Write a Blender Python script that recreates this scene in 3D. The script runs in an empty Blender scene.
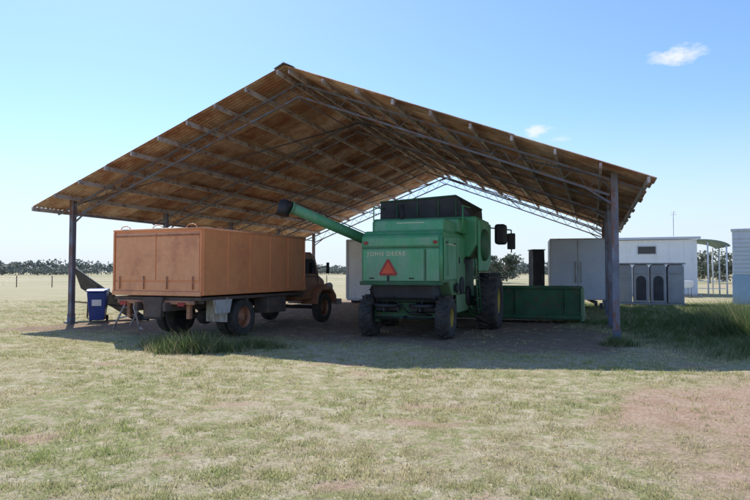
import bpy, bmesh, math, random
import numpy as np
from mathutils import Vector, Matrix, noise
random.seed(7); rng=np.random.default_rng(7)
sc=bpy.context.scene
sc.view_settings.view_transform='Standard'; sc.view_settings.look='None'; sc.view_settings.exposure=0
COL=sc.collection

# ---------------------------------------------------------------- materials
def nd(t,typ,**kw):
    n=t.nodes.new(typ)
    for k,v in kw.items(): setattr(n,k,v)
    return n
def noise_node(t,vec,scale,detail=6,rough=.6):
    n=nd(t,'ShaderNodeTexNoise'); n.inputs['Scale'].default_value=scale; n.inputs['Detail'].default_value=detail
    n.inputs['Roughness'].default_value=rough; t.links.new(vec,n.inputs['Vector']); return n
def ramp(t,fac,stops):
    r=nd(t,'ShaderNodeValToRGB'); e=r.color_ramp.elements
    while len(e)<len(stops): e.new(.5)
    for i,(p,c) in enumerate(stops):
        e[i].position=p; e[i].color=(c[0],c[1],c[2],1) if hasattr(c,'__len__') else (c,c,c,1)
    t.links.new(fac,r.inputs[0]); return r
def mixc(t,fac,a,b,mode='MIX'):
    m=nd(t,'ShaderNodeMix',data_type='RGBA',blend_type=mode)
    if isinstance(fac,(int,float)): m.inputs[0].default_value=fac
    else: t.links.new(fac,m.inputs[0])
    for s,v in ((6,a),(7,b)):
        if hasattr(v,'is_output') or hasattr(v,'node'): t.links.new(v,m.inputs[s])
        else: m.inputs[s].default_value=(v[0],v[1],v[2],1)
    return m.outputs[2]
def mat(name,c1,c2=None,scale=3,rough=.6,metal=0,bump=.15,bscale=30,stain=None,stain_amt=.45,streak=False,tint=False,dust=0,speck=.78,patch=None):
    m=bpy.data.materials.new(name); m.use_nodes=True; t=m.node_tree; b=t.nodes['Principled BSDF']
    tc=nd(t,'ShaderNodeTexCoord'); v=tc.outputs['Object']
    if c2 is None: c2=tuple(x*.75 for x in c1)
    n1=noise_node(t,v,scale); col=ramp(t,n1.outputs[0],[(.35,c1),(.65,c2)]).outputs[0]
    if patch:
        n5=noise_node(t,v,scale*4,10,.75); f=ramp(t,n5.outputs[0],[(.53,0),(.62,.75)]).outputs[0]; col=mixc(t,f,col,patch)
    if stain:
        mp=nd(t,'ShaderNodeMapping'); t.links.new(v,mp.inputs[0])
        mp.inputs['Scale'].default_value=(1,1,.3) if streak else (1,1,1)
        n2=noise_node(t,mp.outputs[0],scale*2.3,8,.7)
        p=1-stain_amt
        f=ramp(t,n2.outputs[0],[(max(0,p*.9-.02),0),(min(1,p*.9+.14),1)]).outputs[0]
        col=mixc(t,f,col,stain)
    if dust:
        sx=nd(t,'ShaderNodeSeparateXYZ'); t.links.new(v,sx.inputs[0])
        ma=nd(t,'ShaderNodeMath',operation='MULTIPLY_ADD'); t.links.new(n1.outputs[0],ma.inputs[0]); ma.inputs[1].default_value=-.9; t.links.new(sx.outputs[2],ma.inputs[2])
        mr=nd(t,'ShaderNodeMapRange'); t.links.new(ma.outputs[0],mr.inputs[0]); mr.inputs[1].default_value=dust; mr.inputs[2].default_value=dust-1.1; mr.inputs[3].default_value=0; mr.inputs[4].default_value=.45
        col=mixc(t,mr.outputs[0],col,(.28,.24,.16))
    if tint:
        a=nd(t,'ShaderNodeVertexColor'); a.layer_name='tint'
        col=mixc(t,1.0,col,a.outputs[0],'MULTIPLY')
    n4=noise_node(t,v,scale*14,4,.7)
    sp=ramp(t,n4.outputs[0],[(.3,speck),(.7,1.1)]).outputs[0]
    col=mixc(t,1.0,col,sp,'MULTIPLY')
    t.links.new(col,b.inputs['Base Color'])
    b.inputs['Metallic'].default_value=metal
    rr=ramp(t,n1.outputs[0],[(.3,max(0,rough-.12)),(.7,min(1,rough+.15))]); t.links.new(rr.outputs[0],b.inputs['Roughness'])
    n3=noise_node(t,v,bscale,5); bp=nd(t,'ShaderNodeBump'); bp.inputs['Strength'].default_value=bump; bp.inputs['Distance'].default_value=.02
    t.links.new(n3.outputs[0],bp.inputs['Height']); t.links.new(bp.outputs[0],b.inputs['Normal'])
    return m
RUST=(.22,.085,.04)
M={}
M['roof']=mat('roof_sheet_rusty',(.68,.51,.38),(.48,.31,.20),.5,.75,0,.2,20,stain=(.36,.17,.095),stain_amt=.49,tint=True,patch=(.38,.20,.12))
M['galv']=mat('galvanised',(.45,.46,.47),(.33,.33,.33),3,.45,.5,.1,stain=RUST,stain_amt=.38)
M['purlin']=mat('purlin_steel',(.60,.55,.53),(.42,.35,.32),2,.6,.0,.1,stain=RUST,stain_amt=.42)
M['truss']=mat('truss_paint',(.17,.20,.26),(.12,.13,.16),2,.6,.1,.1,stain=RUST,stain_amt=.45)
M['post']=mat('post_paint',(.22,.25,.33),(.15,.16,.20),2,.6,.1,.1,stain=RUST,stain_amt=.46,streak=True)
M['bluepost']=mat('post_blue',(.10,.20,.36),(.12,.14,.2),4,.6,stain=RUST,stain_amt=.45)
M['orange']=mat('rusted_orange_steel',(.84,.33,.135),(.77,.275,.105),.35,.42,0,.03,5,stain=(.62,.215,.10),stain_amt=.40,speck=.95)
M['orange2']=mat('orange_faded',(.82,.38,.19),(.74,.31,.145),.5,.45,0,.03,5,stain=(.56,.22,.115),stain_amt=.41,speck=.94)
M['cab']=mat('cab_paint_rusty',(.54,.24,.125),(.40,.17,.095),1.8,.5,0,.06,20,stain=(.20,.10,.07),stain_amt=.43)
M['chassis']=mat('chassis_dirty_steel',(.13,.10,.085),(.09,.07,.06),2,.8,0,.1,20,stain=(.2,.11,.07),stain_amt=.42)
M['green']=mat('combine_green',(.075,.345,.14),(.062,.295,.115),1.0,.45,0,.03,12,stain=(.14,.32,.17),stain_amt=.45,streak=True,dust=1.7,speck=.9)
M['greenlt']=mat('combine_green_faded',(.125,.415,.195),(.10,.36,.16),1.2,.5,0,.03,12,stain=(.20,.39,.23),stain_amt=.46,streak=True,dust=1.5,speck=.9)
M['greendk']=mat('combine_green_dark',(.035,.15,.06),(.03,.11,.045),2,.6,0,.08,12,stain=(.10,.09,.055),stain_amt=.42)
M['yellow']=mat('wheel_yellow',(.62,.45,.05),(.45,.32,.05),4,.55,stain=(.15,.1,.05),stain_amt=.4)
M['black']=mat('black_metal',(.025,.025,.027),(.045,.042,.04),3,.6)
M['tyre']=mat('tyre_rubber',(.035,.034,.034),(.095,.08,.065),4,.85,0,.3,40)
M['white']=mat('white_paint',(.80,.82,.83),(.74,.76,.78),1,.5,0,.03,stain=(.62,.61,.58),stain_amt=.36,streak=True,speck=.93)
M['offw']=mat('dirty_white',(.62,.60,.57),(.5,.48,.45),3,.7,stain=(.28,.18,.12),stain_amt=.42,streak=True)
M['greyp']=mat('grey_panel',(.56,.60,.66),(.51,.55,.61),1,.5,0,.03,speck=.93)
M['grey']=mat('grey_tank',(.44,.44,.46),(.37,.37,.39),2,.7,0,.1)
M['dgrey']=mat('dark_grey',(.07,.07,.08),(.05,.05,.055),2,.7)
M['blue']=mat('blue_plastic',(.03,.07,.30),(.025,.06,.24),4,.4,0,.03)
M['lblue']=mat('light_blue_paint',(.50,.64,.76),(.44,.58,.7),2,.5,0,.03)
M['sign']=mat('sign_orange_red',(.85,.12,.04),(.75,.09,.03),6,.5,0,.02)
M['signr']=mat('sign_red',(.45,.03,.03),None,6,.4,0,.02)
M['cream']=mat('cream_decal',(.72,.70,.45),(.6,.58,.36),6,.5,0,.02)
M['wood']=mat('weathered_wood',(.28,.2,.14),(.16,.11,.08),4,.85,0,.3,25)
M['awn']=mat('awning_green',(.22,.32,.28),(.17,.26,.23),2,.6)
g=bpy.data.materials.new('dark_glass'); g.use_nodes=True; b=g.node_tree.nodes['Principled BSDF']
b.inputs['Base Color'].default_value=(.02,.025,.03,1); b.inputs['Roughness'].default_value=.08; M['glass']=g
def leafmat(name,rough=.7,trans=.35):
    m=bpy.data.materials.new(name); m.use_nodes=True; t=m.node_tree; b=t.nodes['Principled BSDF']
    a=nd(t,'ShaderNodeVertexColor'); a.layer_name='tint'
    t.links.new(a.outputs[0],b.inputs['Base Color']); b.inputs['Roughness'].default_value=rough
    tr=nd(t,'ShaderNodeBsdfTranslucent'); t.links.new(a.outputs[0],tr.inputs[0])
    mx=nd(t,'ShaderNodeMixShader'); mx.inputs[0].default_value=trans
    t.links.new(b.outputs[0],mx.inputs[1]); t.links.new(tr.outputs[0],mx.inputs[2]); t.links.new(mx.outputs[0],t.nodes['Material Output'].inputs[0])
    return m
M['leaf']=leafmat('foliage',.7,.25); M['grass']=leafmat('grass_blades',.75,.45)

# ---------------------------------------------------------------- mesh helpers
def empty(name,loc=(0,0,0),rz=0):
    e=bpy.data.objects.new(name,None); COL.objects.link(e); e.location=loc; e.rotation_euler=(0,0,rz); e.empty_display_size=.3; return e
def finish(bm,name,parent,m,bevel=0,smooth=False,seg=2):
    me=bpy.data.meshes.new(name); bmesh.ops.recalc_face_normals(bm,faces=bm.faces); bm.to_mesh(me); bm.free()
    o=bpy.data.objects.new(name,me); COL.objects.link(o)
    if parent: o.parent=parent
    for mm in (m if isinstance(m,(list,tuple)) else [m]): me.materials.append(mm)
    if smooth:
        for p in me.polygons: p.use_smooth=True
    if bevel>0:
        md=o.modifiers.new('b','BEVEL'); md.width=bevel; md.segments=seg; md.limit_method='ANGLE'; md.angle_limit=math.radians(35)
    return o
def add_box(bm,c,s,R=None):
    mtx=Matrix.Translation(Vector(c))@(R.to_4x4() if R else Matrix.Identity(4))@Matrix.Diagonal((s[0],s[1],s[2],1))
    bmesh.ops.create_cube(bm,size=1,matrix=mtx)
def box(name,par,c,s,m,bevel=.01,R=None):
    bm=bmesh.new(); add_box(bm,c,s,R); return finish(bm,name,par,m,bevel)
def boxes(name,par,lst,m,bevel=.006):
    bm=bmesh.new()
    for c,s in lst: add_box(bm,c,s)
    return finish(bm,name,par,m,bevel)
def add_beam(bm,p0,p1,w,h,up=(0,0,1)):
    p0=Vector(p0);p1=Vector(p1); d=p1-p0; L=d.length; z=d.normalized(); u=Vector(up)
    x=u.cross(z)
    if x.length<1e-4: x=Vector((1,0,0)).cross(z)
    x.normalize(); y=z.cross(x)
    R=Matrix((x,y,z)).transposed(); add_box(bm,(p0+p1)/2,(w,h,L),R)
def beams(name,par,lst,w,h,m,bevel=0):
    bm=bmesh.new()
    for p0,p1 in lst: add_beam(bm,p0,p1,w,h)
    return finish(bm,name,par,m,bevel)
def add_tube(bm,p0,p1,r,seg=12,r2=None):
    p0=Vector(p0);p1=Vector(p1); d=p1-p0
    q=d.to_track_quat('Z','Y').to_matrix().to_4x4()
    bmesh.ops.create_cone(bm,cap_ends=True,segments=seg,radius1=r,radius2=r if r2 is None else r2,depth=d.length,matrix=Matrix.Translation((p0+p1)/2)@q)
def tubes(name,par,lst,m,seg=12,bevel=0):
    bm=bmesh.new()
    for l in lst: add_tube(bm,l[0],l[1],l[2],seg,l[3] if len(l)>3 else None)
    o=finish(bm,name,par,m,bevel)
    for p in o.data.polygons: p.use_smooth=len(p.vertices)==4
    return o
def prism(name,par,pts,x0,x1,m,bevel=.02,axis='x',seg=2):
    bm=bmesh.new()
    def P(p,q,e): return {'x':(e,p,q),'y':(p,e,q),'z':(p,q,e)}[axis]
    a=[bm.verts.new(P(p,q,x0)) for p,q in pts]; c=[bm.verts.new(P(p,q,x1)) for p,q in pts]
    bm.faces.new(a); bm.faces.new(c[::-1]); n=len(pts)
    for i in range(n): bm.faces.new((a[i],a[(i+1)%n],c[(i+1)%n],c[i]))
    return finish(bm,name,par,m,bevel,seg=seg)
def lathe(name,par,prof,c,m,seg=40,smooth=True):
    bm=bmesh.new(); rings=[]
    for r,x in prof:
        rings.append([bm.verts.new((c[0]+x,c[1]+r*math.cos(2*math.pi*i/seg),c[2]+r*math.sin(2*math.pi*i/seg))) for i in range(seg)])
    for a,b2 in zip(rings,rings[1:]):
        for i in range(seg): bm.faces.new((a[i],a[(i+1)%seg],b2[(i+1)%seg],b2[i]))
    o=finish(bm,name,par,m,0,smooth); 
    return o
def wheel(par,c,R,w,rim,mrim,side=1,lugs=0,name='wheel'):
    h=w/2
    prof=[(rim,-h*.75),(rim+.03,-h),(R*.86,-h*1.02),(R*.95,-h*.92),(R*.985,-h*.5),(R,0),(R*.985,h*.5),(R*.95,h*.92),(R*.86,h*1.02),(rim+.03,h),(rim,h*.75)]
    lathe(name+'_tyre',par,prof,c,M['tyre'])
    s=side
    prof=[(rim,-h*.75),(rim*.93,-h*.6),(rim*.9,s*h*.1),(rim*.45,s*h*.25),(rim*.4,s*h*.5),(.03,s*h*.55),(.001,s*h*.55)]
    lathe(name+'_rim',par,prof,c,mrim)
    lathe(name+'_rim_lip',par,[(rim*.9,s*h*.1),(rim*.95,s*h*.72),(rim*1.01,s*h*.8)],c,mrim)
    lathe(name+'_inner',par,[(rim,-s*h*.7),(.001,-s*h*.3)],c,M['dgrey'])
    if lugs:
        bm=bmesh.new()
        for i in range(lugs):
            for sd in (-1,1):
                a=2*math.pi*(i+(.5 if sd>0 else 0))/lugs
                R3=Matrix.Rotation(a,3,'X')@Matrix.Rotation(sd*.55,3,'Z')
                p=Matrix.Rotation(a,3,'X')@Vector((sd*h*.5,0,R+.012))
                add_box(bm,Vector(c)+p,(h*1.05,R*.075,.05),R3)
        finish(bm,name+'_lugs',par,M['tyre'],.006)
def mesh_np(name,verts,faces_flat,nper,tint,m,parent=None):
    me=bpy.data.meshes.new(name); nv=len(verts); nf=len(faces_flat)//nper
    me.vertices.add(nv); me.vertices.foreach_set('co',verts.astype(np.float32).ravel())
    me.loops.add(len(faces_flat)); me.loops.foreach_set('vertex_index',faces_flat.astype(np.int32))
    me.polygons.add(nf); me.polygons.foreach_set('loop_start',np.arange(0,nf*nper,nper,dtype=np.int32))
    try: me.polygons.foreach_set('loop_total',np.full(nf,nper,dtype=np.int32))
    except Exception: pass
    me.update(calc_edges=True)
    ca=me.color_attributes.new('tint','FLOAT_COLOR','POINT')
    c=np.ones((nv,4),np.float32); c[:,:3]=tint; ca.data.foreach_set('color',c.ravel())
    me.materials.append(m); o=bpy.data.objects.new(name,me); COL.objects.link(o)
    if parent: o.parent=parent
    return o

# ---------------------------------------------------------------- camera / light / sky
cam=bpy.data.cameras.new('camera'); co=bpy.data.objects.new('camera',cam); COL.objects.link(co); sc.camera=co
cam.sensor_width=36; cam.lens=29.04; cam.clip_end=6000; cam.clip_start=.05
co.location=(0,0,1.6); co.rotation_euler=(math.radians(90+2.08),0,0)
S=Vector((-.36,.76,1)).normalized()
el=math.asin(S.z); rot=math.atan2(S.x,S.y)
L=bpy.data.lights.new('sun','SUN'); L.energy=5.0; L.angle=math.radians(.53); L.color=(1,.96,.89)
lo=bpy.data.objects.new('sun',L); COL.objects.link(lo); lo.rotation_euler=S.to_track_quat('Z','Y').to_euler(); lo.location=(-10,20,30)
w=bpy.data.worlds.new('World'); sc.world=w; w.use_nodes=True; t=w.node_tree; bg=t.nodes['Background']
sk=nd(t,'ShaderNodeTexSky',sky_type='NISHITA'); sk.sun_disc=False; sk.sun_elevation=el; sk.sun_rotation=rot
sk.air_density=1.0; sk.dust_density=.5; sk.ozone_density=1.5; sk.altitude=100
bg.inputs[1].default_value=.15
tc=nd(t,'ShaderNodeTexCoord')
def pdir(px,py):
    f=605; v=Vector(((px-375)/f,1,(250-py)/f)); return (Matrix.Rotation(math.radians(2.08),3,'X')@v).normalized()
skycol=mixc(t,1.0,sk.outputs[0],(.90,1.08,1.36),'MULTIPLY')
sx=nd(t,'ShaderNodeSeparateXYZ'); t.links.new(tc.outputs['Generated'],sx.inputs[0])
hz=nd(t,'ShaderNodeMapRange',interpolation_type='SMOOTHSTEP'); t.links.new(sx.outputs[2],hz.inputs[0]); hz.inputs[1].default_value=-.02; hz.inputs[2].default_value=.27; hz.inputs[3].default_value=.9; hz.inputs[4].default_value=0
skycol=mixc(t,hz.outputs[0],skycol,(5.1,5.6,6.2))
mp=nd(t,'ShaderNodeMapping'); mp.inputs['Scale'].default_value=(1,1,2.2); t.links.new(tc.outputs['Generated'],mp.inputs[0])
cn=noise_node(t,mp.outputs[0],38,8,.62)
for (px,py,rx,rz,am) in ((677,55,.034,.012,.8),(536,131,.018,.008,.75),(560,139,.014,.004,.3)):
    d=pdir(px,py)
    sub=nd(t,'ShaderNodeVectorMath',operation='SUBTRACT'); t.links.new(tc.outputs['Generated'],sub.inputs[0]); sub.inputs[1].default_value=d
    mul=nd(t,'ShaderNodeVectorMath',operation='MULTIPLY'); t.links.new(sub.outputs[0],mul.inputs[0]); mul.inputs[1].default_value=(1/rx,1/rx,1/rz)
    ln=nd(t,'ShaderNodeVectorMath',operation='LENGTH'); t.links.new(mul.outputs[0],ln.inputs[0])
    ad=nd(t,'ShaderNodeMath',operation='MULTIPLY_ADD'); t.links.new(cn.outputs[0],ad.inputs[0]); ad.inputs[1].default_value=-2.6; t.links.new(ln.outputs[1],ad.inputs[2])
    mr=nd(t,'ShaderNodeMapRange'); t.links.new(ad.outputs[0],mr.inputs[0]); mr.inputs[1].default_value=-.95; mr.inputs[2].default_value=-.1; mr.inputs[3].default_value=am; mr.inputs[4].default_value=0
    skycol=mixc(t,mr.outputs[0],skycol,(6.6,6.7,6.8))
t.links.new(skycol,bg.inputs[0])

# ---------------------------------------------------------------- frames
SH=math.atan2(.34,.94); A=Vector((math.cos(SH),-math.sin(SH))); B=Vector((math.sin(SH),math.cos(SH)))
SO=Vector((-2.05,16.3))
def shed_uv(x,y):
    d=Vector((x,y))-SO; return d.dot(A),d.dot(B)
def sstep(a,b,x):
    t=min(1,max(0,(x-a)/(b-a))); return t*t*(3-2*t)
def zones(x,y):
    n=noise.noise(Vector((x*.35,y*.35,3)))+.5*noise.noise(Vector((x*1.1,y*1.1,9)))
    u,v=shed_uv(x,y)
    dirt=sstep(-3.0,-.8,v+n*1.6)*sstep(19,17.5,v)*sstep(-8.8,-7.2,u+n)*sstep(8.6,7.4,u+n)
    green=sstep(5.0,7.5,x+n*1.0)*sstep(9.5,11.5,y+n)*sstep(34,26,y)*.9
    edge=.30+.42*y
    red=sstep(-.6,.6,(x-edge)*.9+n*.9)*sstep(10.2,8.2,y+n)
    n2=noise.noise(Vector((x*.8,y*.8,77)))+.6*noise.noise(Vector((x*2.1,y*2.1,71)))
    red=max(red,.85*sstep(.36,.75,n2+.7*sstep(-2.0,-3.4,x)*sstep(6.5,4.5,y)))
    return dirt,green,red

# ---------------------------------------------------------------- ground
def axis_vals(lo_d,hi_d,step,far):
    a=list(np.arange(lo_d,hi_d+1e-6,step)); s=step; x=hi_d
    up=[]
    while x<far: s*=1.25; x+=s; up.append(x)
    s=step; x=lo_d; dn=[]
    while x>-far: s*=1.25; x-=s; dn.append(x)
    return np.array(dn[::-1]+a+up)
xs=axis_vals(-14,16,.2,4000); ys=axis_vals(1,38,.2,4000)
X,Y=np.meshgrid(xs,ys); nx,ny=len(xs),len(ys)
V=np.zeros((nx*ny,3)); V[:,0]=X.ravel(); V[:,1]=Y.ravel(); Tn=np.zeros((nx*ny,3))
for i in range(nx*ny):
    x,y=V[i,0],V[i,1]
    if -60<x<60 and -5<y<90:
        d,g_,r=zones(x,y); Tn[i]=(d,g_,r)
        if y<38 and abs(x)<17: V[i,2]=.022*noise.noise(Vector((x*.9,y*.9,0)))+.014*noise.noise(Vector((x*2.5,y*2.5,5)))-.01
idx=np.arange(nx*ny).reshape(ny,nx)
F=np.stack([idx[:-1,:-1],idx[:-1,1:],idx[1:,1:],idx[1:,:-1]],-1).reshape(-1)
gm=bpy.data.materials.new('ground_dry_grass'); gm.use_nodes=True; t=gm.node_tree; b=t.nodes['Principled BSDF']
tc=nd(t,'ShaderNodeTexCoord'); v=tc.outputs['Object']
nL=noise_node(t,v,.45,6,.6); nM=noise_node(t,v,2.6,8,.7); nC=noise_node(t,v,6,7,.68); nF=noise_node(t,v,26,8,.75); nX=noise_node(t,v,.012,5,.55)
straw=ramp(t,nM.outputs[0],[(.30,(.40,.30,.185)),(.46,(.57,.48,.30)),(.66,(.70,.61,.43))]).outputs[0]
greenc=ramp(t,nF.outputs[0],[(.35,(.27,.29,.10)),(.65,(.42,.43,.18))]).outputs[0]
av=nd(t,'ShaderNodeMath',operation='MULTIPLY_ADD'); t.links.new(nC.outputs[0],av.inputs[0]); av.inputs[1].default_value=1.0
hl=nd(t,'ShaderNodeMath',operation='MULTIPLY'); t.links.new(nL.outputs[0],hl.inputs[0]); hl.inputs[1].default_value=.6; t.links.new(hl.outputs[0],av.inputs[2])
gfac=ramp(t,av.outputs[0],[(.77,0),(.88,.85)]).outputs[0]
col=mixc(t,gfac,straw,greenc)
fin=ramp(t,nF.outputs[0],[(.3,.45),(.7,1.2)]).outputs[0]
farc=ramp(t,nX.outputs[0],[(.4,(.58,.50,.32)),(.6,(.46,.43,.24))]).outputs[0]
ln=nd(t,'ShaderNodeVectorMath',operation='LENGTH'); t.links.new(v,ln.inputs[0])
mr=nd(t,'ShaderNodeMapRange'); t.links.new(ln.outputs[1],mr.inputs[0]); mr.inputs[1].default_value=30; mr.inputs[2].default_value=60
col=mixc(t,mr.outputs[0],col,farc)
zc=nd(t,'ShaderNodeVertexColor'); zc.layer_name='tint'; sp=nd(t,'ShaderNodeSeparateColor'); t.links.new(zc.outputs[0],sp.inputs[0])
dirtc=ramp(t,nM.outputs[0],[(.3,(.30,.205,.135)),(.7,(.46,.345,.24))]).outputs[0]
redc=ramp(t,nM.outputs[0],[(.3,(.46,.28,.18)),(.5,(.56,.39,.27)),(.72,(.66,.50,.37))]).outputs[0]
lush=ramp(t,nM.outputs[0],[(.3,(.11,.15,.045)),(.7,(.22,.25,.09))]).outputs[0]
def brk(sock,amt=.6):
    a=nd(t,'ShaderNodeMath',operation='MULTIPLY_ADD'); t.links.new(nM.outputs[0],a.inputs[0]); a.inputs[1].default_value=amt*2
    s2=nd(t,'ShaderNodeMath',operation='SUBTRACT'); t.links.new(sock,s2.inputs[0]); s2.inputs[1].default_value=amt
    t.links.new(s2.outputs[0],a.inputs[2])
    m2=nd(t,'ShaderNodeMapRange'); t.links.new(a.outputs[0],m2.inputs[0]); m2.inputs[1].default_value=.2; m2.inputs[2].default_value=.8; return m2.outputs[0]
col=mixc(t,brk(sp.outputs[0],.4),col,dirtc); col=mixc(t,brk(sp.outputs[1],.4),col,lush); col=mixc(t,brk(sp.outputs[2],.8),col,redc)
col=mixc(t,1.0,col,fin,'MULTIPLY')
t.links.new(col,b.inputs['Base Color']); b.inputs['Roughness'].default_value=.95; b.inputs['Specular IOR Level'].default_value=.1
bp=nd(t,'ShaderNodeBump'); bp.inputs['Strength'].default_value=.9; bp.inputs['Distance'].default_value=.03; t.links.new(nF.outputs[0],bp.inputs['Height']); t.links.new(bp.outputs[0],b.inputs['Normal'])
gr=mesh_np('ground',V,F,4,Tn,gm)
for p in gr.data.polygons: p.use_smooth=True

# ---------------------------------------------------------------- grass
def make_blades(name,px,py,h,wd,nb,spread,colA,mat_,lean=(.2,1.3)):
    n=len(px); N=n*nb
    cx=np.repeat(px,nb)+rng.normal(0,1,N)*np.repeat(spread,nb); cy=np.repeat(py,nb)+rng.normal(0,1,N)*np.repeat(spread,nb)
    hh=np.repeat(h,nb)*rng.uniform(.5,1.2,N); ww=np.repeat(wd,nb)*rng.uniform(.6,1.2,N)
    a=rng.uniform(0,2*np.pi,N); la=rng.uniform(0,2*np.pi,N); ll=hh*rng.uniform(lean[0],lean[1],N)
    P=np.zeros((N,3,3)); zb=-.015 if lean[1]<3 else .002
    P[:,0]=np.stack([cx-np.cos(a)*ww,cy-np.sin(a)*ww,np.full(N,zb)],-1)
    P[:,1]=np.stack([cx+np.cos(a)*ww,cy+np.sin(a)*ww,np.full(N,zb)],-1)
    P[:,2]=np.stack([cx+np.cos(la)*ll,cy+np.sin(la)*ll,hh],-1)
    T=np.repeat(np.repeat(colA,nb,0)*rng.uniform(.7,1.3,(N,1)),3,0)
    return mesh_np(name,P.reshape(-1,3),np.arange(N*3),3,T,mat_)
px=[];py=[];hh=[];ww=[];cc=[];sp_=[]
n=0
while n<44000:
    y=3.2+(34-3.2)*random.random()**1.6; x=random.uniform(-1,1)*(.72*y+2)
    d,g_,r=zones(x,y)
    hf=.7*noise.noise(Vector((x*3.6,y*3.6,30)))+.5*noise.noise(Vector((x*8,y*8,33)))
    pat=.35*noise.noise(Vector((x*.5,y*.5,20)))+1.0*hf
    dens=.36+1.6*pat
    dens*=(1-.93*d)*(1-.85*r); dens=max(dens,g_*.9)
    if random.random()>dens: continue
    n+=1
    gn=.6*noise.noise(Vector((x*.45,y*.45,40)))+.7*hf
    gg=min(1,max(0,.36+1.0*gn)+g_*.7)
    if random.random()<.3: gg*=random.random()
    dry=np.array((.68,.57,.36)); grn=np.array((.36,.41,.14)) if g_<.4 else np.array((.14,.20,.055))
    px.append(x);py.append(y);cc.append(dry*(1-gg)+grn*gg)
    hh.append(random.uniform(.010,.028)*(1+gg*.6)+g_*random.uniform(.02,.16)); ww.append(.003+.00045*y); sp_.append(random.uniform(.02,.06))
make_blades('grass',np.array(px),np.array(py),np.array(hh),np.array(ww),8,np.array(sp_),np.array(cc),M['grass'])
px=[];py=[]
while len(px)<2600:
    u=random.uniform(-8,8); v_=random.uniform(-2.5,14); p=SO+A*u+B*v_
    if noise.noise(Vector((p.x*.9,p.y*.9,60)))+random.uniform(-.25,.25)<.05: continue
    px.append(p.x); py.append(p.y)
k=len(px); make_blades('straw_litter',np.array(px),np.array(py),np.full(k,.012),np.full(k,.006),5,np.full(k,.12),np.tile(np.array((.62,.53,.36)),(k,1)),M['grass'],(3,10))
def weeds(name,cx,cy,rx,ry,n,h,c,ang=0):
    p=rng.normal(0,.45,(n,2)); x=cx+p[:,0]*rx*math.cos(ang)-p[:,1]*ry*math.sin(ang); y=cy+p[:,0]*rx*math.sin(ang)+p[:,1]*ry*math.cos(ang)
    col=np.array(c)[None]*rng.uniform(.6,1.5,(n,1)); dryi=rng.random(n)<.22; col[dryi]=np.array((.42,.36,.2))
    d=np.exp(-(p**2).sum(1)*1.2)
    return make_blades(name,x,y,h*(.35+.75*d)*rng.uniform(.5,1.3,n),np.full(n,.007),8,np.full(n,.05),col,M['grass'])
weeds('weed_clump',-3.6,12.3,1.1,.45,380,.36,(.13,.18,.06))
weeds('weed_clump',-2.55,12.9,.8,.3,160,.26,(.15,.19,.07))
weeds('weed_clump',-4.6,13.1,.5,.3,120,.26,(.15,.19,.07))
weeds('weed_clump',5.35,13.3,.4,.3,90,.25,(.15,.2,.07))
weeds('weed_clump',8.9,14.6,.9,1.0,700,.75,(.10,.16,.05))
weeds('weed_clump',8.2,12.4,1.0,.6,350,.35,(.12,.17,.055))
weeds('weed_clump',10.3,17.5,1.6,1.4,700,.7,(.10,.16,.05))

# ---------------------------------------------------------------- shed
shed=empty('machinery_shed',(SO.x,SO.y,0),-SH)
HW=7.93; OV=.75; HWE=HW+OV; ZR=6.86; SL=(ZR-3.50)/HWE; V0=-.9; V1=17.6
def zr(u): return ZR-SL*abs(u)
ca=math.cos(math.atan(SL)); SLEN=HWE/ca
for side,nm in ((-1,'roof_sheets_west'),(1,'roof_sheets_east')):
    verts=[];faces=[];tint=[]
    ns=int(round((V1-V0)/.76)); wv=(V1-V0)/ns; rows=[(0,3.2),(3.05,6.25),(6.1,SLEN)]
    for i in range(ns):
        for ri,(s0,s1) in enumerate(rows):
            k=random.uniform(.74,1.15); kr=random.uniform(.95,1.06); tn=(k*kr,k,k/kr)
            if random.random()<.12: tn=(k*1.2,k*1.3,k*1.45)
            if random.random()<.15: tn=(k*.75,k*.62,k*.55)
            j=random.uniform(-.03,.03); lift=.006*(i%2)+.012*(2-ri); nseg=31
            base=len(verts); sE=s1+(random.uniform(-.05,.06) if ri==2 else j)
            S_=[s0,(s0+sE)/2,sE]
            for s in S_:
                for q in range(nseg):
                    vv=V0+i*wv+(wv+.05)*q/(nseg-1)
                    z=.022*math.sin((vv-V0)/wv*5*2*math.pi)+lift+(random.uniform(-.01,.015) if (ri==2 and s==sE) else 0)
                    u=s*ca*side
                    verts.append((u,vv,zr(s*ca)+.065+z)); tint.append(tn)
            for a in range(2):
                for q in range(nseg-1):
                    p=base+a*nseg+q; faces+= [p,p+1,p+1+nseg,p+nseg]
    o=mesh_np(nm,np.array(verts),np.array(faces),4,np.array(tint),M['roof'],shed)
    for p in o.data.polygons: p.use_smooth=True
prism('ridge_cap',shed,[(-.28,zr(.28)+.12),(0,ZR+.14),(.28,zr(.28)+.12),(.28,zr(.28)+.13),(0,ZR+.16),(-.28,zr(.28)+.13)],V0-.03,V1+.03,M['galv'],0,'y')
pu=[]
for side in (-1,1):
    for k in range(10):
        s=.18+(SLEN-.30)*k/9; u=s*ca*side; z=zr(u)-.03
        pu.append(((u,V0-random.uniform(.02,.10),z),(u,V1+.05,z)))
beams('purlins',shed,pu,.055,.12,M['purlin'])
frames=[0,4.4,8.8,13.2,17.4]
ch=[];web=[]
for v_ in frames:
    for side in (-1,1):
        dep=.36
        def top(u): return (u*side,v_,zr(u)-.13)
        def bot(u): return (u*side,v_,zr(u)-.13-dep)
        ch.append((top(0),top(HWE-.15))); ch.append((bot(.0),bot(HW-.1)))
        nn=14
        for q in range(nn):
            u0=HW*q/nn; u1=HW*(q+.5)/nn; u2=HW*(q+1)/nn
            web.append((bot(u0),top(u1))); web.append((top(u1),bot(u2)))
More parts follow.
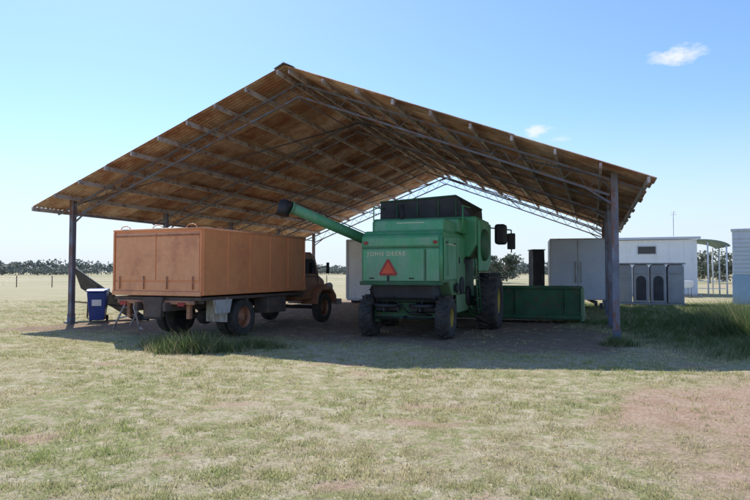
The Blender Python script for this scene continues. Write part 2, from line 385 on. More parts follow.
beams('rafter_chords',shed,ch,.05,.05,M['truss']); tubes('rafter_webs',shed,[(a,b_,.010) for a,b_ in web],M['truss'],6)
st=[]
for side in (-1,1):
    st.append(((HW*side,-.1,3.42),(HW*side,17.5,3.42)))
    st.append(((HW*.5*side,0,zr(HW*.5)-.5),(HW*.5*side,17.4,zr(HW*.5)-.5)))
    for a,b_ in zip(frames,frames[1:]):
        if a in (0,13.2):
            st.append(((HW*side,a,zr(HW)-.1),(0,b_,ZR-.2))) 
st.append(((0,0,ZR-.55),(0,17.4,ZR-.55)))
tubes('bracing',shed,[(a,b_,.022) for a,b_ in st],M['truss'],6)
bm=bmesh.new()
for side in (-1,1):
    for v_ in frames:
        add_box(bm,(HW*side,v_,1.93),(.15,.15,3.86)); 
finish(bm,'posts',shed,M['post'],.012)
bm=bmesh.new()
for side in (-1,1):
    for v_ in frames:
        add_box(bm,(HW*side,v_,.02),(.30,.30,.05)); add_box(bm,(HW*side,v_-.0,.17),(.17,.17,.26))
finish(bm,'post_base_plates',shed,M['bluepost'],.008)
kb=[]
for v_ in frames:
    for side in (-1,1): kb.append(((HW*side,v_,3.1),((HW-.6)*side,v_,zr(HW-.6)-.5)))
beams('knee_braces',shed,kb,.04,.04,M['truss'])

# ---------------------------------------------------------------- combine harvester
cb=empty('combine_harvester',(.8,15.0,0),-SH)
prism('rear_hood',cb,[(-.62,1.33),(-.62,2.46),(-.50,2.52),(-.42,2.60),(1.9,2.60),(1.9,1.0),(.55,1.0),(.2,1.33)],-.98,1.02,M['green'],.05)
prism('hood_top_cowl',cb,[(-.30,2.585),(-.22,2.86),(-.1,2.90),(1.75,2.90),(1.75,2.585)],-.78,.98,M['greenlt'],.05)
prism('rear_hood_panel',cb,[(-.93,1.38),(-.93,2.14),(.60,2.14),(.60,1.38)],-.650,-.615,M['greenlt'],.02,'y')
prism('rear_hood_panel_upper',cb,[(-.93,2.22),(-.93,2.42),(.95,2.42),(.95,2.22)],-.645,-.615,M['greenlt'],.015,'y')
prism('rear_hood_corner_panel',cb,[(.66,1.38),(.66,2.14),(.97,2.14),(.97,1.38)],-.655,-.615,M['greenlt'],.03,'y')
boxes('panel_shadow_gaps',cb,[((.63,-.622,1.76),(.02,.01,.78)),((0,-.622,2.18),(1.92,.01,.03))],M['greendk'],0)
box('rear_hood_lower_lip',cb,(.02,-.62,1.33),(2.04,.14,.09),M['greendk'],.015)
tubes('hood_corner',cb,[((1.0,-.60,1.36),(1.0,-.60,2.45),.045)],M['green'])
prism('side_panel_rear',cb,[(-.45,1.40),(-.45,2.42),(.85,2.50),(.85,1.40)],1.02,1.06,M['greenlt'],.02)
prism('side_panel_front',cb,[(.92,1.05),(.92,2.50),(1.85,2.50),(1.85,1.05)],1.02,1.075,M['green'],.02)
prism('side_panel_lower',cb,[(.95,.55),(.95,1.02),(2.6,1.02),(2.6,.55)],1.0,1.06,M['green'],.02)
prism('side_panel_rear_left',cb,[(-.45,1.40),(-.45,2.42),(.85,2.50),(.85,1.40)],-1.04,-.98,M['greenlt'],.02)
boxes('panel_hinges_and_latches',cb,[((1.075,-.30,2.3),(.02,.12,.04)),((1.075,.6,2.3),(.02,.12,.04)),((1.085,1.05,1.9),(.03,.05,.16)),((1.085,1.7,1.9),(.03,.05,.16)),((-.7,-.66,1.45),(.12,.02,.03)),((.3,-.66,1.45),(.12,.02,.03))],M['black'])
prism('separator_body',cb,[(.55,.62),(.55,1.3),(1.9,1.3),(1.9,2.6),(4.3,2.6),(4.3,.8),(3.6,.62)],-.85,.85,M['greendk'],.02)
prism('grain_tank',cb,[(-1.52,2.0),(-1.62,2.45),(-1.62,3.12),(1.38,3.12),(1.38,2.35),(1.15,2.0)],1.95,4.05,M['green'],.06,'y')
prism('tank_side_panel',cb,[(2.0,1.62),(2.0,3.02),(3.9,3.02),(3.9,1.9),(3.4,1.62)],1.38,1.45,M['greenlt'],.03)
prism('engine_deck',cb,[(1.0,2.62),(1.0,2.98),(1.98,3.08),(1.98,2.62)],-1.3,1.1,M['green'],.05)
bm=bmesh.new()
bz=3.12
lo_=[(-1.45,2.1),(1.2,2.1),(1.2,3.9),(-1.45,3.9)]; hi_=[(-1.38,1.95),(.80,1.95),(1.15,4.05),(-1.62,4.05)]
zt=[3.60,3.70,3.5,3.5]
a=[bm.verts.new((x,y,bz)) for x,y in lo_]; c=[bm.verts.new((x,y,z)) for (x,y),z in zip(hi_,zt)]
for i in range(4): bm.faces.new((a[i],a[(i+1)%4],c[(i+1)%4],c[i]))
o=finish(bm,'tank_extension',cb,M['dgrey']); md=o.modifiers.new('s','SOLIDIFY'); md.thickness=.03
tubes('tank_extension_rim',cb,[((hi_[i][0],hi_[i][1],zt[i]),(hi_[(i+1)%4][0],hi_[(i+1)%4][1],zt[(i+1)%4]),.025) for i in range(4)],M['greendk'],8)
boxes('extension_braces',cb,[((x,2.0,3.38),(.03,.06,.45)) for x in (-.9,-.3,.3,.8)],M['greendk'])
lathe('rotary_screen',cb,[(.001,.14),(.40,.14),(.44,.10),(.44,-.06)],(1.42,2.55,2.35),M['greendk'])
box('air_cleaner_box',cb,(1.68,4.35,2.75),(.34,.45,.62),M['black'],.08)
tubes('mirror_arm',cb,[((1.1,4.5,3.0),(1.95,4.7,2.9),.02),((1.95,4.7,2.9),(1.95,4.7,2.2),.02)],M['black'])
box('mirror',cb,(1.95,4.68,2.55),(.25,.06,.5),M['black'],.03)
tubes('exhaust',cb,[((-.6,1.5,2.9),(-.6,1.5,3.45),.06)],M['black'])
prism('cab',cb,[(4.08,1.75),(4.08,3.3),(5.5,3.3),(5.75,2.6),(5.55,1.75)],-1.0,.75,M['green'],.06)
prism('cab_window',cb,[(4.3,2.2),(4.3,3.1),(5.35,3.1),(5.5,2.6),(5.4,2.2)],.75,.765,M['glass'],0)
prism('cab_windscreen',cb,[(5.56,1.9),(5.78,2.6),(5.57,3.2),(5.6,3.2),(5.82,2.6),(5.6,1.9)],-.85,.6,M['glass'],0)
prism('cab_roof',cb,[(4.0,3.3),(4.0,3.45),(5.7,3.45),(5.8,3.3)],-1.05,.8,M['green'],.04)
tubes('ladder',cb,[((1.45,2.15,.5),(1.35,2.15,2.0),.02),((1.45,1.75,.5),(1.35,1.75,2.0),.02)]+[((1.44-.02*i,1.75,.6+.3*i),(1.44-.02*i,2.15,.6+.3*i),.018) for i in range(5)],M['greendk'],8)
tubes('handrail',cb,[((1.2,.95,2.62),(1.2,.95,3.3),.018),((1.2,.95,3.3),(1.2,1.9,3.35),.018),((-1.25,1.0,2.98),(-1.25,1.0,3.35),.018),((-1.25,1.0,3.35),(-1.25,1.95,3.4),.018),((1.1,-.3,1.5),(1.1,-.3,2.35),.012)],M['green'],8)
boxes('rear_axle',cb,[((0,0,.52),(1.7,.16,.18)),((0,.15,.72),(.5,.4,.3)),((0,.5,.95),(1.2,1.4,.14)),((-.6,.35,1.15),(.1,.5,.5)),((.6,.35,1.15),(.1,.5,.5)),((.78,0,.55),(.12,.2,.4)),((-.78,0,.55),(.12,.2,.4))],M['greendk'],.02)
tubes('tie_rods',cb,[((-.75,-.22,.48),(.75,-.22,.48),.025),((.1,-.2,.6),(.65,-.05,.55),.035)],M['black'],8)
prism('straw_chopper',cb,[(-.35,.98),(-.50,1.32),(.5,1.32),(.5,.9),(-.1,.85)],-.75,.75,M['dgrey'],.02)
tubes('straw_spreader_drum',cb,[((-.45,-.2,.75),(-.45,-.2,.82),.34),((.45,-.2,.75),(.45,-.2,.82),.34),((-.45,-.2,.8),(-.45,-.2,1.1),.03),((.45,-.2,.8),(.45,-.2,1.1),.03)],M['black'],20)
boxes('spreader_bats',cb,[((-.45,-.2,.70),(.6,.03,.1)),((-.45,-.2,.70),(.03,.6,.1)),((.45,-.2,.70),(.6,.03,.1)),((.45,-.2,.70),(.03,.6,.1))],M['dgrey'])
tubes('hydraulic_hoses',cb,[((-.3,-.4,1.3),(-.2,-.35,.9),.015),((-.2,-.35,.9),(.1,-.2,.6),.015),((.35,-.4,1.3),(.5,-.3,.95),.015),((.5,-.3,.95),(.3,-.2,.62),.015),((-.7,-.3,1.3),(-.75,-.1,.6),.02)],M['black'],6)
tubes('belt_pulleys',cb,[((1.06,1.3,1.25),(1.12,1.3,1.25),.22),((1.06,2.2,.95),(1.12,2.2,.95),.26),((1.06,.75,1.2),(1.12,.75,1.2),.12)],M['black'],24)
tubes('tow_hitch',cb,[((0,-.05,.5),(0,-.55,.5),.03)],M['black'],8)
wheel(cb,(.97,0,.5),.5,.34,.24,M['yellow'],1,16,'rear_wheel_right')
wheel(cb,(-.97,0,.5),.5,.34,.24,M['yellow'],-1,16,'rear_wheel_left')
wheel(cb,(1.55,2.95,.78),.76,.58,.40,M['yellow'],1,20,'drive_wheel_right')
wheel(cb,(-1.55,2.95,.78),.76,.58,.40,M['yellow'],-1,20,'drive_wheel_left')
tubes('drive_axle',cb,[((-1.5,2.95,.78),(1.5,2.95,.78),.14)],M['greendk'])
def tri(name,r,y,m,tr=.0):
    pts=[]
    for k in range(3):
        a=math.pi/2+k*2*math.pi/3
        for da in (.10,-.10)[::-1] if tr else (0,): pts.append((-.28+r*math.cos(a+da),1.66+r*math.sin(a+da)*1.0))
    return prism(name,cb,pts,y-.004,y,m,0,'y')
tri('slow_vehicle_sign_border',.25,-.66,M['signr'],1); tri('slow_vehicle_sign_centre',.185,-.667,M['sign'],0)
box('slow_vehicle_sign_bracket',cb,(-.28,-.657,1.62),(.06,.006,.5),M['black'],0)
def text(body,par,loc,size,m,rot=(math.pi/2,0,0)):
    cu=bpy.data.curves.new('lettering','FONT'); cu.body=body; cu.size=size; cu.align_x='CENTER'; cu.extrude=.002; cu.space_character=1.25; cu.offset=.003
    o=bpy.data.objects.new('lettering',cu); COL.objects.link(o); o.parent=par; o.location=loc; o.rotation_euler=rot; cu.materials.append(m); return o
text('JOHN DEERE',cb,(-.33,-.654,1.99),.14,M['cream'])
boxes('decal_strip',cb,[((1.062,.2,2.27),(.004,1.1,.035)),((.15,-.235,2.74),(.7,.01,.14)),],M['cream'],0)
boxes('rear_lamps',cb,[((-.85,-.665,2.3),(.10,.03,.07)),((.88,-.665,2.3),(.10,.03,.07))],M['signr'],.01)
def toloc(o,p): 
    mtx=Matrix.Translation(o.location)@Matrix.Rotation(o.rotation_euler.z,4,'Z'); return mtx.inverted()@Vector(p)
a0=toloc(cb,(.75,18.3,2.13)); a1=toloc(cb,(-2.30,16.06,3.34)); ad_=(a1-a0).normalized()
tubes('unloading_auger',cb,[(a0,a1,.145),(a0+ad_*1.15,a0+ad_*1.2,.18),(a1-ad_*.1,a1-ad_*.05,.17),(a0+Vector((0,0,-.9)),a0+Vector((0,0,.15)),.2)],M['greenlt'],24)
tubes('auger_spout',cb,[(a1-ad_*.05,a1+ad_*.20,.16,.15),(a1+ad_*.10+Vector((0,0,.10)),a1+ad_*.20+Vector((0,0,-.30)),.15,.18)],M['black'],20)
tubes('auger_rod',cb,[(a0+ad_*.8+Vector((0,0,.2)),a1-ad_*.3+Vector((0,0,.2)),.014)],M['black'],6)
prism('feeder_house',cb,[(4.0,.9),(4.0,1.5),(5.4,.95),(5.4,.35)],-.6,.6,M['green'],.02)
hx0,hx1=-2.9,4.0
prism('header_back_sheet',cb,[(5.42,.16),(5.38,1.08),(5.46,1.08),(5.52,.16)],hx0,hx1,M['greendk'],.01)
prism('header_floor',cb,[(5.42,.1),(5.42,.16),(6.5,.10),(6.5,.06)],hx0,hx1,M['greendk'],0)
for nm,x in (('header_end_left',hx0),('header_end_right',hx1)):
    prism(nm,cb,[(5.3,.08),(5.3,1.1),(5.9,1.12),(6.6,.7),(7.4,.2),(7.4,.08)],x-.05,x+.05,M['green'],.02)
boxes('header_frame',cb,[(((hx0+hx1)/2,5.36,1.12),(hx1-hx0,.12,.10)),(((hx0+hx1)/2,5.36,.2),(hx1-hx0,.12,.12))]+[((hx0+.4+i*1.5,5.355,.65),(.05,.08,.85)) for i in range(5)],M['greendk'],.01)
tubes('header_auger',cb,[((hx0+.05,5.85,.42),(hx1-.05,5.85,.42),.17)],M['green'],20)
tubes('header_reel',cb,[((hx0+.05,6.3+.3*math.cos(i*math.pi/3),.75+.3*math.sin(i*math.pi/3)),(hx1-.05,6.3+.3*math.cos(i*math.pi/3),.75+.3*math.sin(i*math.pi/3)),.025) for i in range(6)],M['greendk'],8)

# ---------------------------------------------------------------- truck
TR=math.atan2(.4,.916)
tk=empty('grain_truck',(-5.107,14.14,0),-TR)
BL=4.55; z0,z1=1.06,2.57
boxes('bin_walls',tk,[((1.32,BL/2,(z0+z1)/2),(.05,BL,z1-z0)),((-1.32,BL/2,(z0+z1)/2),(.05,BL,z1-z0)),((0,.025,(z0+z1)/2),(2.58,.05,z1-z0)),((0,BL-.025,(z0+z1)/2),(2.58,.05,z1-z0)),((0,BL/2,z0+.03),(2.58,BL-.1,.06))],M['orange'],.012)
rb=[]
for sx_ in (1,-1):
    for i in range(6): rb.append(((sx_*1.352,.04+i*(BL-.08)/5,(z0+z1)/2),(.02,.045,z1-z0-.06)))
    rb.append(((sx_*1.362,BL/2,z0+.06),(.04,BL,.10)))
for x in (-1.31,1.31): rb.append(((x,-.015,(z0+z1)/2),(.05,.03,z1-z0-.04)))
boxes('bin_ribs',tk,rb,M['orange'],.008)
boxes('tailgate_panels',tk,[((-.64,-.006,1.96),(1.25,.02,1.12)),((.64,-.006,1.96),(1.25,.02,1.12)),((0,-.006,1.26),(2.54,.02,.22)),((0,-.03,1.1),(2.66,.06,.10))],M['orange2'],.01)
tubes('tailgate_latches',tk,[((x,-.04,1.2),(x,-.04,1.5),.014) for x in (-1.1,-.35,.35,1.1)],M['cab'],8)
tubes('tailgate_hinge_bar',tk,[((-1.25,-.03,2.45),(1.25,-.03,2.45),.018)],M['cab'],8)
tubes('bin_top_rail',tk,[((-1.34,0,z1+.02),(1.34,0,z1+.02),.03),((1.34,0,z1+.02),(1.34,BL,z1+.02),.03),((-1.34,0,z1+.02),(-1.34,BL,z1+.02),.03),((-1.34,BL,z1+.02),(1.34,BL,z1+.02),.03)],M['orange2'],10)
hp=[]
for x in (-1.0,.0,1.0):
    for k in range(6):
        a,b_=math.pi*k/6,math.pi*(k+1)/6
        hp.append(((x+.16*math.cos(a),.03,z1+.03+.10*math.sin(a)),(x+.16*math.cos(b_),.03,z1+.03+.10*math.sin(b_)),.012))
for y in (.6,1.5,2.4,3.3,4.2):
    for k in range(6):
        a,b_=math.pi*k/6,math.pi*(k+1)/6
        hp.append(((1.34,y+.1*math.cos(a),z1+.03+.05*math.sin(a)),(1.34,y+.1*math.cos(b_),z1+.03+.05*math.sin(b_)),.011))
tubes('tarp_hooks',tk,hp,M['orange2'],6)
boxes('tray_frame',tk,[((0,BL/2,.98),(2.6,BL,.08)),((-.42,3.2,.80),(.09,6.8,.2)),((.42,3.2,.80),(.09,6.8,.2))]+[((0,.15+i*.85,.91),(2.5,.08,.08)) for i in range(6)],M['chassis'],.01)
boxes('rear_bumper',tk,[((0,-.02,.90),(2.3,.06,.09)),((-.9,.1,.7),(.1,.1,.35)),((.9,.1,.7),(.1,.1,.35))],M['cab'],.01)
boxes('rear_lights',tk,[((-.95,-.065,.86),(.2,.03,.09)),((.8,-.065,.86),(.2,.03,.09))],M['signr'],.01)
prism('discharge_chute',tk,[(-.25,.55),(-.3,1.02),(.3,1.02),(.25,.55)],-.12,.02,M['chassis'],.02,'y')
box('mudflap_right',tk,(1.0,.95,.70),(.62,.03,.60),M['offw'],.01); box('mudflap_left',tk,(-1.0,.95,.70),(.62,.03,.60),M['dgrey'],.01)
prism('side_guard',tk,[(.55,.62),(.45,.95),(1.15,.95),(1.05,.62)],1.27,1.31,M['offw'],.01)
box('toolbox',tk,(1.1,3.1,.72),(.45,.9,.42),M['chassis'],.02); tubes('fuel_tank',tk,[((-1.0,2.8,.72),(-1.0,3.8,.72),.25)],M['dgrey'],20)
for x,sd in ((1.12,1),(.80,1),(-1.12,-1),(-.80,-1)): wheel(tk,(x,1.75,.47),.47,.25,.26,M['cab'],sd,0,'rear_wheel')
for x,sd in ((.98,1),(-.98,-1)): wheel(tk,(x,6.25,.47),.47,.25,.26,M['cab'],sd,0,'front_wheel')
tubes('axles',tk,[((-1.1,1.75,.47),(1.1,1.75,.47),.08),((-.9,6.25,.47),(.9,6.25,.47),.06),((0,1.75,.5),(0,5,.75),.05)],M['dgrey'])
boxes('leaf_springs',tk,[((x,1.75,.62+.03*i),(.08,1.3-.25*i,.025)) for x in (-.5,.5) for i in range(4)],M['dgrey'],0)
lathe('diff',tk,[(.001,-.2),(.2,-.1),(.22,0),(.2,.1),(.001,.2)],(0,1.75,.47),M['dgrey'])
prism('cab_body',tk,[(4.78,.72),(4.74,1.5),(4.80,2.08),(4.95,2.2),(5.6,2.22),(5.85,2.12),(6.08,1.58),(6.12,.72)],-.98,.98,M['cab'],.09,seg=4)
prism('cab_side_window_right',tk,[(5.03,1.55),(5.05,1.99),(5.6,2.01),(5.74,1.93),(5.86,1.55)],.975,.988,M['glass'],.0)
prism('cab_side_window_left',tk,[(5.03,1.55),(5.05,1.99),(5.6,2.01),(5.74,1.93),(5.86,1.55)],-.988,-.975,M['glass'],.0)
prism('cab_rear_window',tk,[(-.55,1.6),(-.55,1.98),(.55,1.98),(.55,1.6)],4.72,4.745,M['glass'],0,'y')
prism('windscreen',tk,[(6.07,1.62),(5.87,2.06),(5.90,2.06),(6.11,1.62)],-.8,.8,M['glass'],0)
boxes('door_seams',tk,[((.985,4.93,1.4),(.012,.015,1.15)),((.985,5.98,1.2),(.012,.015,.75)),((.985,5.45,1.46),(.014,1.05,.02)),((1.0,5.08,1.35),(.03,.12,.03))],M['black'],0)
prism('bonnet',tk,[(6.08,.8),(6.08,1.58),(6.9,1.52),(7.3,1.35),(7.38,.8)],-.55,.55,M['cab'],.14,seg=4)
prism('grille',tk,[(-.45,.85),(-.4,1.3),(.4,1.3),(.45,.85)],7.36,7.42,M['dgrey'],.02,'y')
for x in (-.85,.85):
    prism('front_guard',tk,[(5.62,.6),(5.72,.95),(5.95,1.14),(6.3,1.2),(6.65,1.12),(6.95,.85),(7.0,.6),(6.9,.6),(6.75,.9),(6.5,1.02),(6.0,1.02),(5.8,.85),(5.72,.6)],x-.3,x+.3,M['cab'],.03)
    tubes('headlamp',tk,[((x*.95,6.9,1.12),(x*.95,7.1,1.12),.11,.13)],M['offw'],16)
box('front_bumper',tk,(0,7.5,.6),(2.1,.08,.2),M['offw'],.02)
tubes('mirror_arm',tk,[((.98,6.0,1.7),(1.3,6.05,1.8),.012),((1.3,6.05,1.9),(1.3,6.05,1.55),.05)],M['black'],8)

# ---------------------------------------------------------------- left clutter
bn=empty('wheelie_bin',(-8.95,19.6,0),.3)
bm=bmesh.new()
q0=[(-.22,-.26,.06),(.22,-.26,.06),(.22,.2,.06),(-.22,.2,.06)]; q1=[(-.29,-.36,.95),(.29,-.36,.95),(.29,.36,.95),(-.29,.36,.95)]
a=[bm.verts.new(p) for p in q0]; c=[bm.verts.new(p) for p in q1]
bm.faces.new(a[::-1]); bm.faces.new(c)
for i in range(4): bm.faces.new((a[i],a[(i+1)%4],c[(i+1)%4],c[i]))
finish(bm,'body',bn,M['blue'],.03)
prism('lid',bn,[(-.40,.955),(-.40,1.0),(-.2,1.05),(.3,1.06),(.42,1.0),(.42,.955)],-.31,.31,M['blue'],.015)
tubes('handle',bn,[((-.25,.43,.98),(.25,.43,.98),.018)],M['blue'],8)
box('label',bn,(0,-.338,.62),(.28,.01,.2),M['white'],0,Matrix.Rotation(.11,3,'X'))
for x in (-.25,.25): lathe('wheel',bn,[(.001,-.03),(.1,-.03),(.1,.03),(.001,.03)],(x,.25,.1),M['tyre'],20,False)
rp=empty('leaning_metal_screen',(-9.0,20.3,0),-.1)
def panel(par,p,m,name,th=.03):
    bm=bmesh.new(); bm.faces.new([bm.verts.new(q) for q in p]); o=finish(bm,name,par,m); md=o.modifiers.new('s','SOLIDIFY'); md.thickness=th; return o
P=[(-1.15,0,1.75),(1.55,-.1,.02),(.75,.35,.02),(-1.15,.45,1.05)]
panel(rp,P,M['dgrey'],'sheet')
tubes('frame',rp,[((P[i]),(P[(i+1)%4]),.03) for i in range(4)]+[((-1.15,0,1.75),(-1.2,0,0),.03),((-1.15,.9,1.1),(-1.2,.9,0),.03),((-1.15,0,.6),(.9,-.1,.45),.02),((-.3,0,.0),(-.3,0,1.2),.02)],M['dgrey'],8)
sf=empty('steel_a_frame',(-6.95,17.0,0),-.3)
tubes('legs',sf,[((-.45,0,0),(.1,0,1.0),.028),((.45,0,0),(.1,0,1.0),.028),((-.45,.7,0),(.1,.7,1.0),.028),((.1,0,1.0),(.1,.7,1.0),.028),((-.28,0,.3),(.3,0,.42),.022),((-.1,0,.6),(-.1,.7,.6),.02),((.45,0,.05),(.75,-.3,.05),.03)],M['offw'],8)
# ---------------------------------------------------------------- right background
cr=empty('insulated_box_body',(8.7,26.2,0),math.radians(-14))
box('box',cr,(0,0,1.72),(2.25,2.4,2.55),M['greyp'],.03)
boxes('door_trim',cr,[((0,-1.21,1.72),(.03,.03,2.5)),((-1.1,-1.21,1.72),(.05,.03,2.5)),((1.1,-1.21,1.72),(.05,.03,2.5)),((0,-1.21,.48),(2.2,.035,.06)),((0,-1.21,2.96),(2.2,.035,.06)),((-.1,-1.24,1.6),(.03,.04,.9)),((.12,-1.24,1.6),(.03,.04,.9))],M['offw'],.004)
boxes('chassis',cr,[((-.6,0,.38),(.1,3.0,.12)),((.6,0,.38),(.1,3.0,.12))],M['dgrey'])
boxes('stands',cr,[((x,y,.16),(.12,.12,.32)) for x in (-.9,.9) for y in (-1,1)],M['dgrey'])
fz=empty('dark_cabinet',(7.1,26.3,0),0)
box('cabinet_body',fz,(0,.3,1.28),(.5,.8,2.5),M['dgrey'],.03); box('cabinet_cap',fz,(0,.3,2.56),(.56,.86,.05),M['greendk'],.01); boxes('cabinet_feet',fz,[((-.2,0,.02),(.06,.06,.05)),((.2,0,.02),(.06,.06,.05))],M['black'],0)
tubes('cabinet_handle',fz,[((.15,-.14,1.1),(.15,-.14,1.5),.015)],M['galv'],8)
tm=empty('grey_water_tank',(13.3,29.4,0),math.radians(-22))
for k in range(4):
    x=-1.12+k*.75
    prism('tank_module',tm,[(x-.35,.12),(x-.35,1.80),(x-.28,1.95),(x+.28,1.95),(x+.35,1.80),(x+.35,.12)],-.6,.6,M['grey'],.05,'y')
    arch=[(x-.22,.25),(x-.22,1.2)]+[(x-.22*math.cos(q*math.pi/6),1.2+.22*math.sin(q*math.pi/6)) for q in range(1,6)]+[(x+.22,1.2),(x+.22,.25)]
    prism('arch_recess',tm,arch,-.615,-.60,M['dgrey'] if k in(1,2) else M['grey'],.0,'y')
    for z in (1.55,): prism('rib',tm,[(x-.25,z-.03),(x-.25,z+.03),(x+.25,z+.03),(x+.25,z-.03)],-.635,-.60,M['grey'],.01,'y')
boxes('tank_cap',tm,[((0,0,2.0),(3.1,1.3,.08)),((0,0,.06),(3.1,1.3,.12))],M['galv'],.02)
wc=empty('white_storage_container',(-.0,31.5,0),-SH)
box('shell',wc,(.3,1,1.75),(3.6,2.3,3.1),M['white'],.03); boxes('corner_posts',wc,[((-1.5,-.16,1.75),(.12,.06,3.1)),((2.1,-.16,1.75),(.12,.06,3.1)),((.3,-.16,.18),(3.6,.06,.14)),((.3,-.16,3.25),(3.6,.06,.12))],M['greyp'],.01)
boxes('skids',wc,[((-1.2,1,.1),(.2,2.2,.2)),((1.8,1,.1),(.2,2.2,.2))],M['dgrey'])
wb=empty('white_farm_building',(18.0,42,0),math.radians(-20))
box('walls',wb,(.2,3,1.95),(7.4,6,3.7),M['white'],.02)
prism('roof',wb,[(-.25,3.82),(-.25,3.98),(6.3,4.35),(6.3,4.1)],-3.7,4.1,M['greyp'],.01)
boxes('window_glass',wb,[((.8,-.015,3.1),(1.1,.03,.5)),((-2.0,-.015,2.0),(.9,.03,.9))],M['glass'],0)
boxes('window_frames',wb,[((.8,-.02,2.82),(1.25,.06,.06)),((.8,-.02,3.38),(1.25,.06,.06)),((.2,-.02,3.1),(.06,.06,.5)),((1.4,-.02,3.1),(.06,.06,.5)),((-2.0,-.02,1.52),(1.02,.06,.06)),((-2.0,-.02,2.48),(1.02,.06,.06))],M['greyp'],0)
box('door',wb,(2.6,-.02,1.1),(.95,.04,2.0),M['lblue'],.01)
boxes('wall_battens',wb,[((-3.2+i*.9,-.012,1.95),(.03,.02,3.6)) for i in range(8) if i not in (4,)],M['white'],0)
box('slab',wb,(.2,2.8,.05),(7.6,7.4,.1),M['offw'],.01)
aw=[]
for k in range(8):
    a=math.pi*.5*(k/8); aw.append((3.95+1.9*math.sin(a),3.25+.55*math.cos(a)))
prism('curved_awning',wb,aw+[(p[0],p[1]-.07) for p in aw[::-1]],-.3,5,M['awn'],0,'y')
tubes('awning_posts',wb,[((5.6,y,0),(5.6,y,3.35),.05) for y in (-.2,2.4,4.9)]+[((4.5,-.2,0),(4.5,-.2,3.6),.05),((3.9,-.2,1.0),(5.5,-.2,1.0),.025),((3.9,-.2,.5),(5.5,-.2,.5),.025)],M['white'],10)
tubes('aerial',wb,[((2.6,1,4.1),(2.6,1,5.9),.02),((2.4,1,5.6),(2.8,1,5.6),.012),((2.45,1,5.75),(2.75,1,5.75),.012)],M['galv'],6)
pt=empty('laundry_trough',(19.6,38.5,0),0)
prism('bowl',pt,[(-.5,.75),(-.5,1.05),(.5,1.05),(.5,.75),(.35,.6),(-.35,.6)],-.3,.3,M['white'],.03,'y'); tubes('legs',pt,[((x,y,0),(x,y,.75),.03) for x in (-.4,.4) for y in (-.2,.2)],M['galv'],8)
wr=empty('white_flat_roofed_building',(17.25,29.2,0),math.radians(-33))
box('upper_wall',wr,(3,2.5,2.52),(6,5,2.1),M['white'],.02); box('lower_wall',wr,(3,2.5,.74),(6.04,5.04,1.45),M['lblue'],.01)
boxes('boards',wr,[((3,-.012,1.6+i*.2),(6,.03,.008)) for i in range(9)],M['offw'],0)
box('roof_fascia',wr,(3,2.5,3.62),(6.1,5.1,.12),M['white'],.01)
boxes('window',wr,[((3.4,-.03,2.3),(1.2,.05,1.0))],M['glass'],0)
boxes('window_frame',wr,[((3.4,-.035,1.77),(1.35,.08,.07)),((3.4,-.035,2.83),(1.35,.08,.07)),((2.76,-.035,2.3),(.07,.08,1.0)),((4.04,-.035,2.3),(.07,.08,1.0))],M['white'],0)
def fence(name,p0,p1,n,h=1.2):
    e=empty(name); p0=Vector(p0);p1=Vector(p1); l=[]
    for i in range(n+1):
        q=p0.lerp(p1,i/n); l.append(((q.x,q.y,0),(q.x,q.y,h+random.uniform(-.05,.05)),.05))
    tubes('fence_posts',e,l,M['wood'],6)
    tubes('wires',e,[((p0.x,p0.y,z),(p1.x,p1.y,z),.008) for z in (.3,.6,.85,1.1)],M['galv'],4)
fence('wire_fence',(-90,70,0),(-18,62,0),18); fence('wire_fence',(-18,62,0),(60,66,0),18)
fence('wire_fence',(24,36,0),(60,34,0),10)

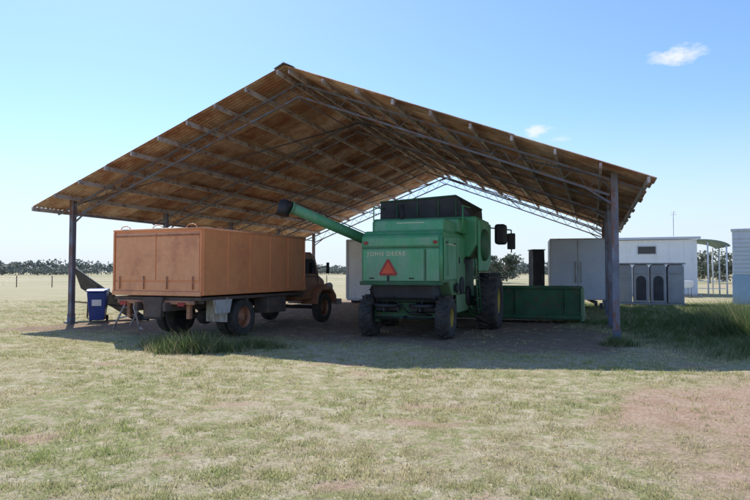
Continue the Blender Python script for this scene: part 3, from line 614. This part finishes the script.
# ---------------------------------------------------------------- distant trees
def tree_mass(name,trees,leaf,per,haze=0.):
    C=[];Sz=[];T=[]
    tb=bmesh.new()
    for (x,y,h,wd) in trees:
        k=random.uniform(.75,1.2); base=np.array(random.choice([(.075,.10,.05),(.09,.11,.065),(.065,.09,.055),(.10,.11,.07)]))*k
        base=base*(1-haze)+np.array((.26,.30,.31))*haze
        nl=random.randint(5,9); lobes=[]
        for _ in range(nl):
            lobes.append((x+random.uniform(-.5,.5)*wd,y+random.uniform(-.5,.5)*wd,h*random.uniform(.22,.85),wd*random.uniform(.2,.36),h*random.uniform(.10,.22)))
        for (lx,ly,lz,lr,lh) in lobes:
            m=per//nl; d=rng.normal(0,1,(m,3)); d/=np.linalg.norm(d,axis=1)[:,None]; r=rng.uniform(.4,1.1,(m,1))
            p=np.array([[lx,ly,lz]])+d*r*np.array([[lr,lr,lh]]); C.append(p); Sz.append(np.full(m,leaf)*rng.uniform(.5,1.3,m))
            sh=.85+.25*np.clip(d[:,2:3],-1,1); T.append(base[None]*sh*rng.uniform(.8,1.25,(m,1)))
            if h>5.5 or leaf<.3: add_tube(tb,(x,y,h*.2),(lx,ly,lz),.10*h/8,4,.03)
        add_tube(tb,(x,y,-.1),(x,y,h*.35),.2*h/8,5,.13*h/8)
    C=np.concatenate(C);Sz=np.concatenate(Sz);T=np.concatenate(T);n=len(C)
    a=rng.normal(0,1,(n,3));a/=np.linalg.norm(a,axis=1)[:,None]; b_=np.cross(a,rng.normal(0,1,(n,3)));b_/=np.linalg.norm(b_,axis=1)[:,None]
    P=np.stack([C-a*Sz[:,None],C+b_*Sz[:,None]*.6,C+a*Sz[:,None],C-b_*Sz[:,None]*.6],1).reshape(-1,3)
    e=empty(name); mesh_np('foliage',P,np.arange(n*4),4,np.repeat(T,4,0),M['leaf'],e); finish(tb,'trunks',e,M['wood'])
tl=[]
for i in range(400):
    ang=math.radians(random.uniform(-48,46)); dist=random.uniform(330,470)
    hsc=1.0+.4*noise.noise(Vector((ang*9,0,0)))
    tl.append((dist*math.sin(ang)*1.0,dist*math.cos(ang),random.uniform(6,9)*hsc,random.uniform(9,17)))
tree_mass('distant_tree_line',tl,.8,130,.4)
sl=[]
for i in range(300):
    ang=math.radians(random.uniform(-48,46)); dist=random.uniform(310,380); sl.append((dist*math.sin(ang),dist*math.cos(ang),random.uniform(2.5,5),random.uniform(9,16)))
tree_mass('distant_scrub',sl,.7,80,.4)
tl=[(47,85,4.5,5),(54,95,5,6),(58,92,5,6),(13.5,80,3.5,4),(18,90,4.5,5),(17,84,4,4)]
tree_mass('paddock_trees',tl,.2,1500,.15)
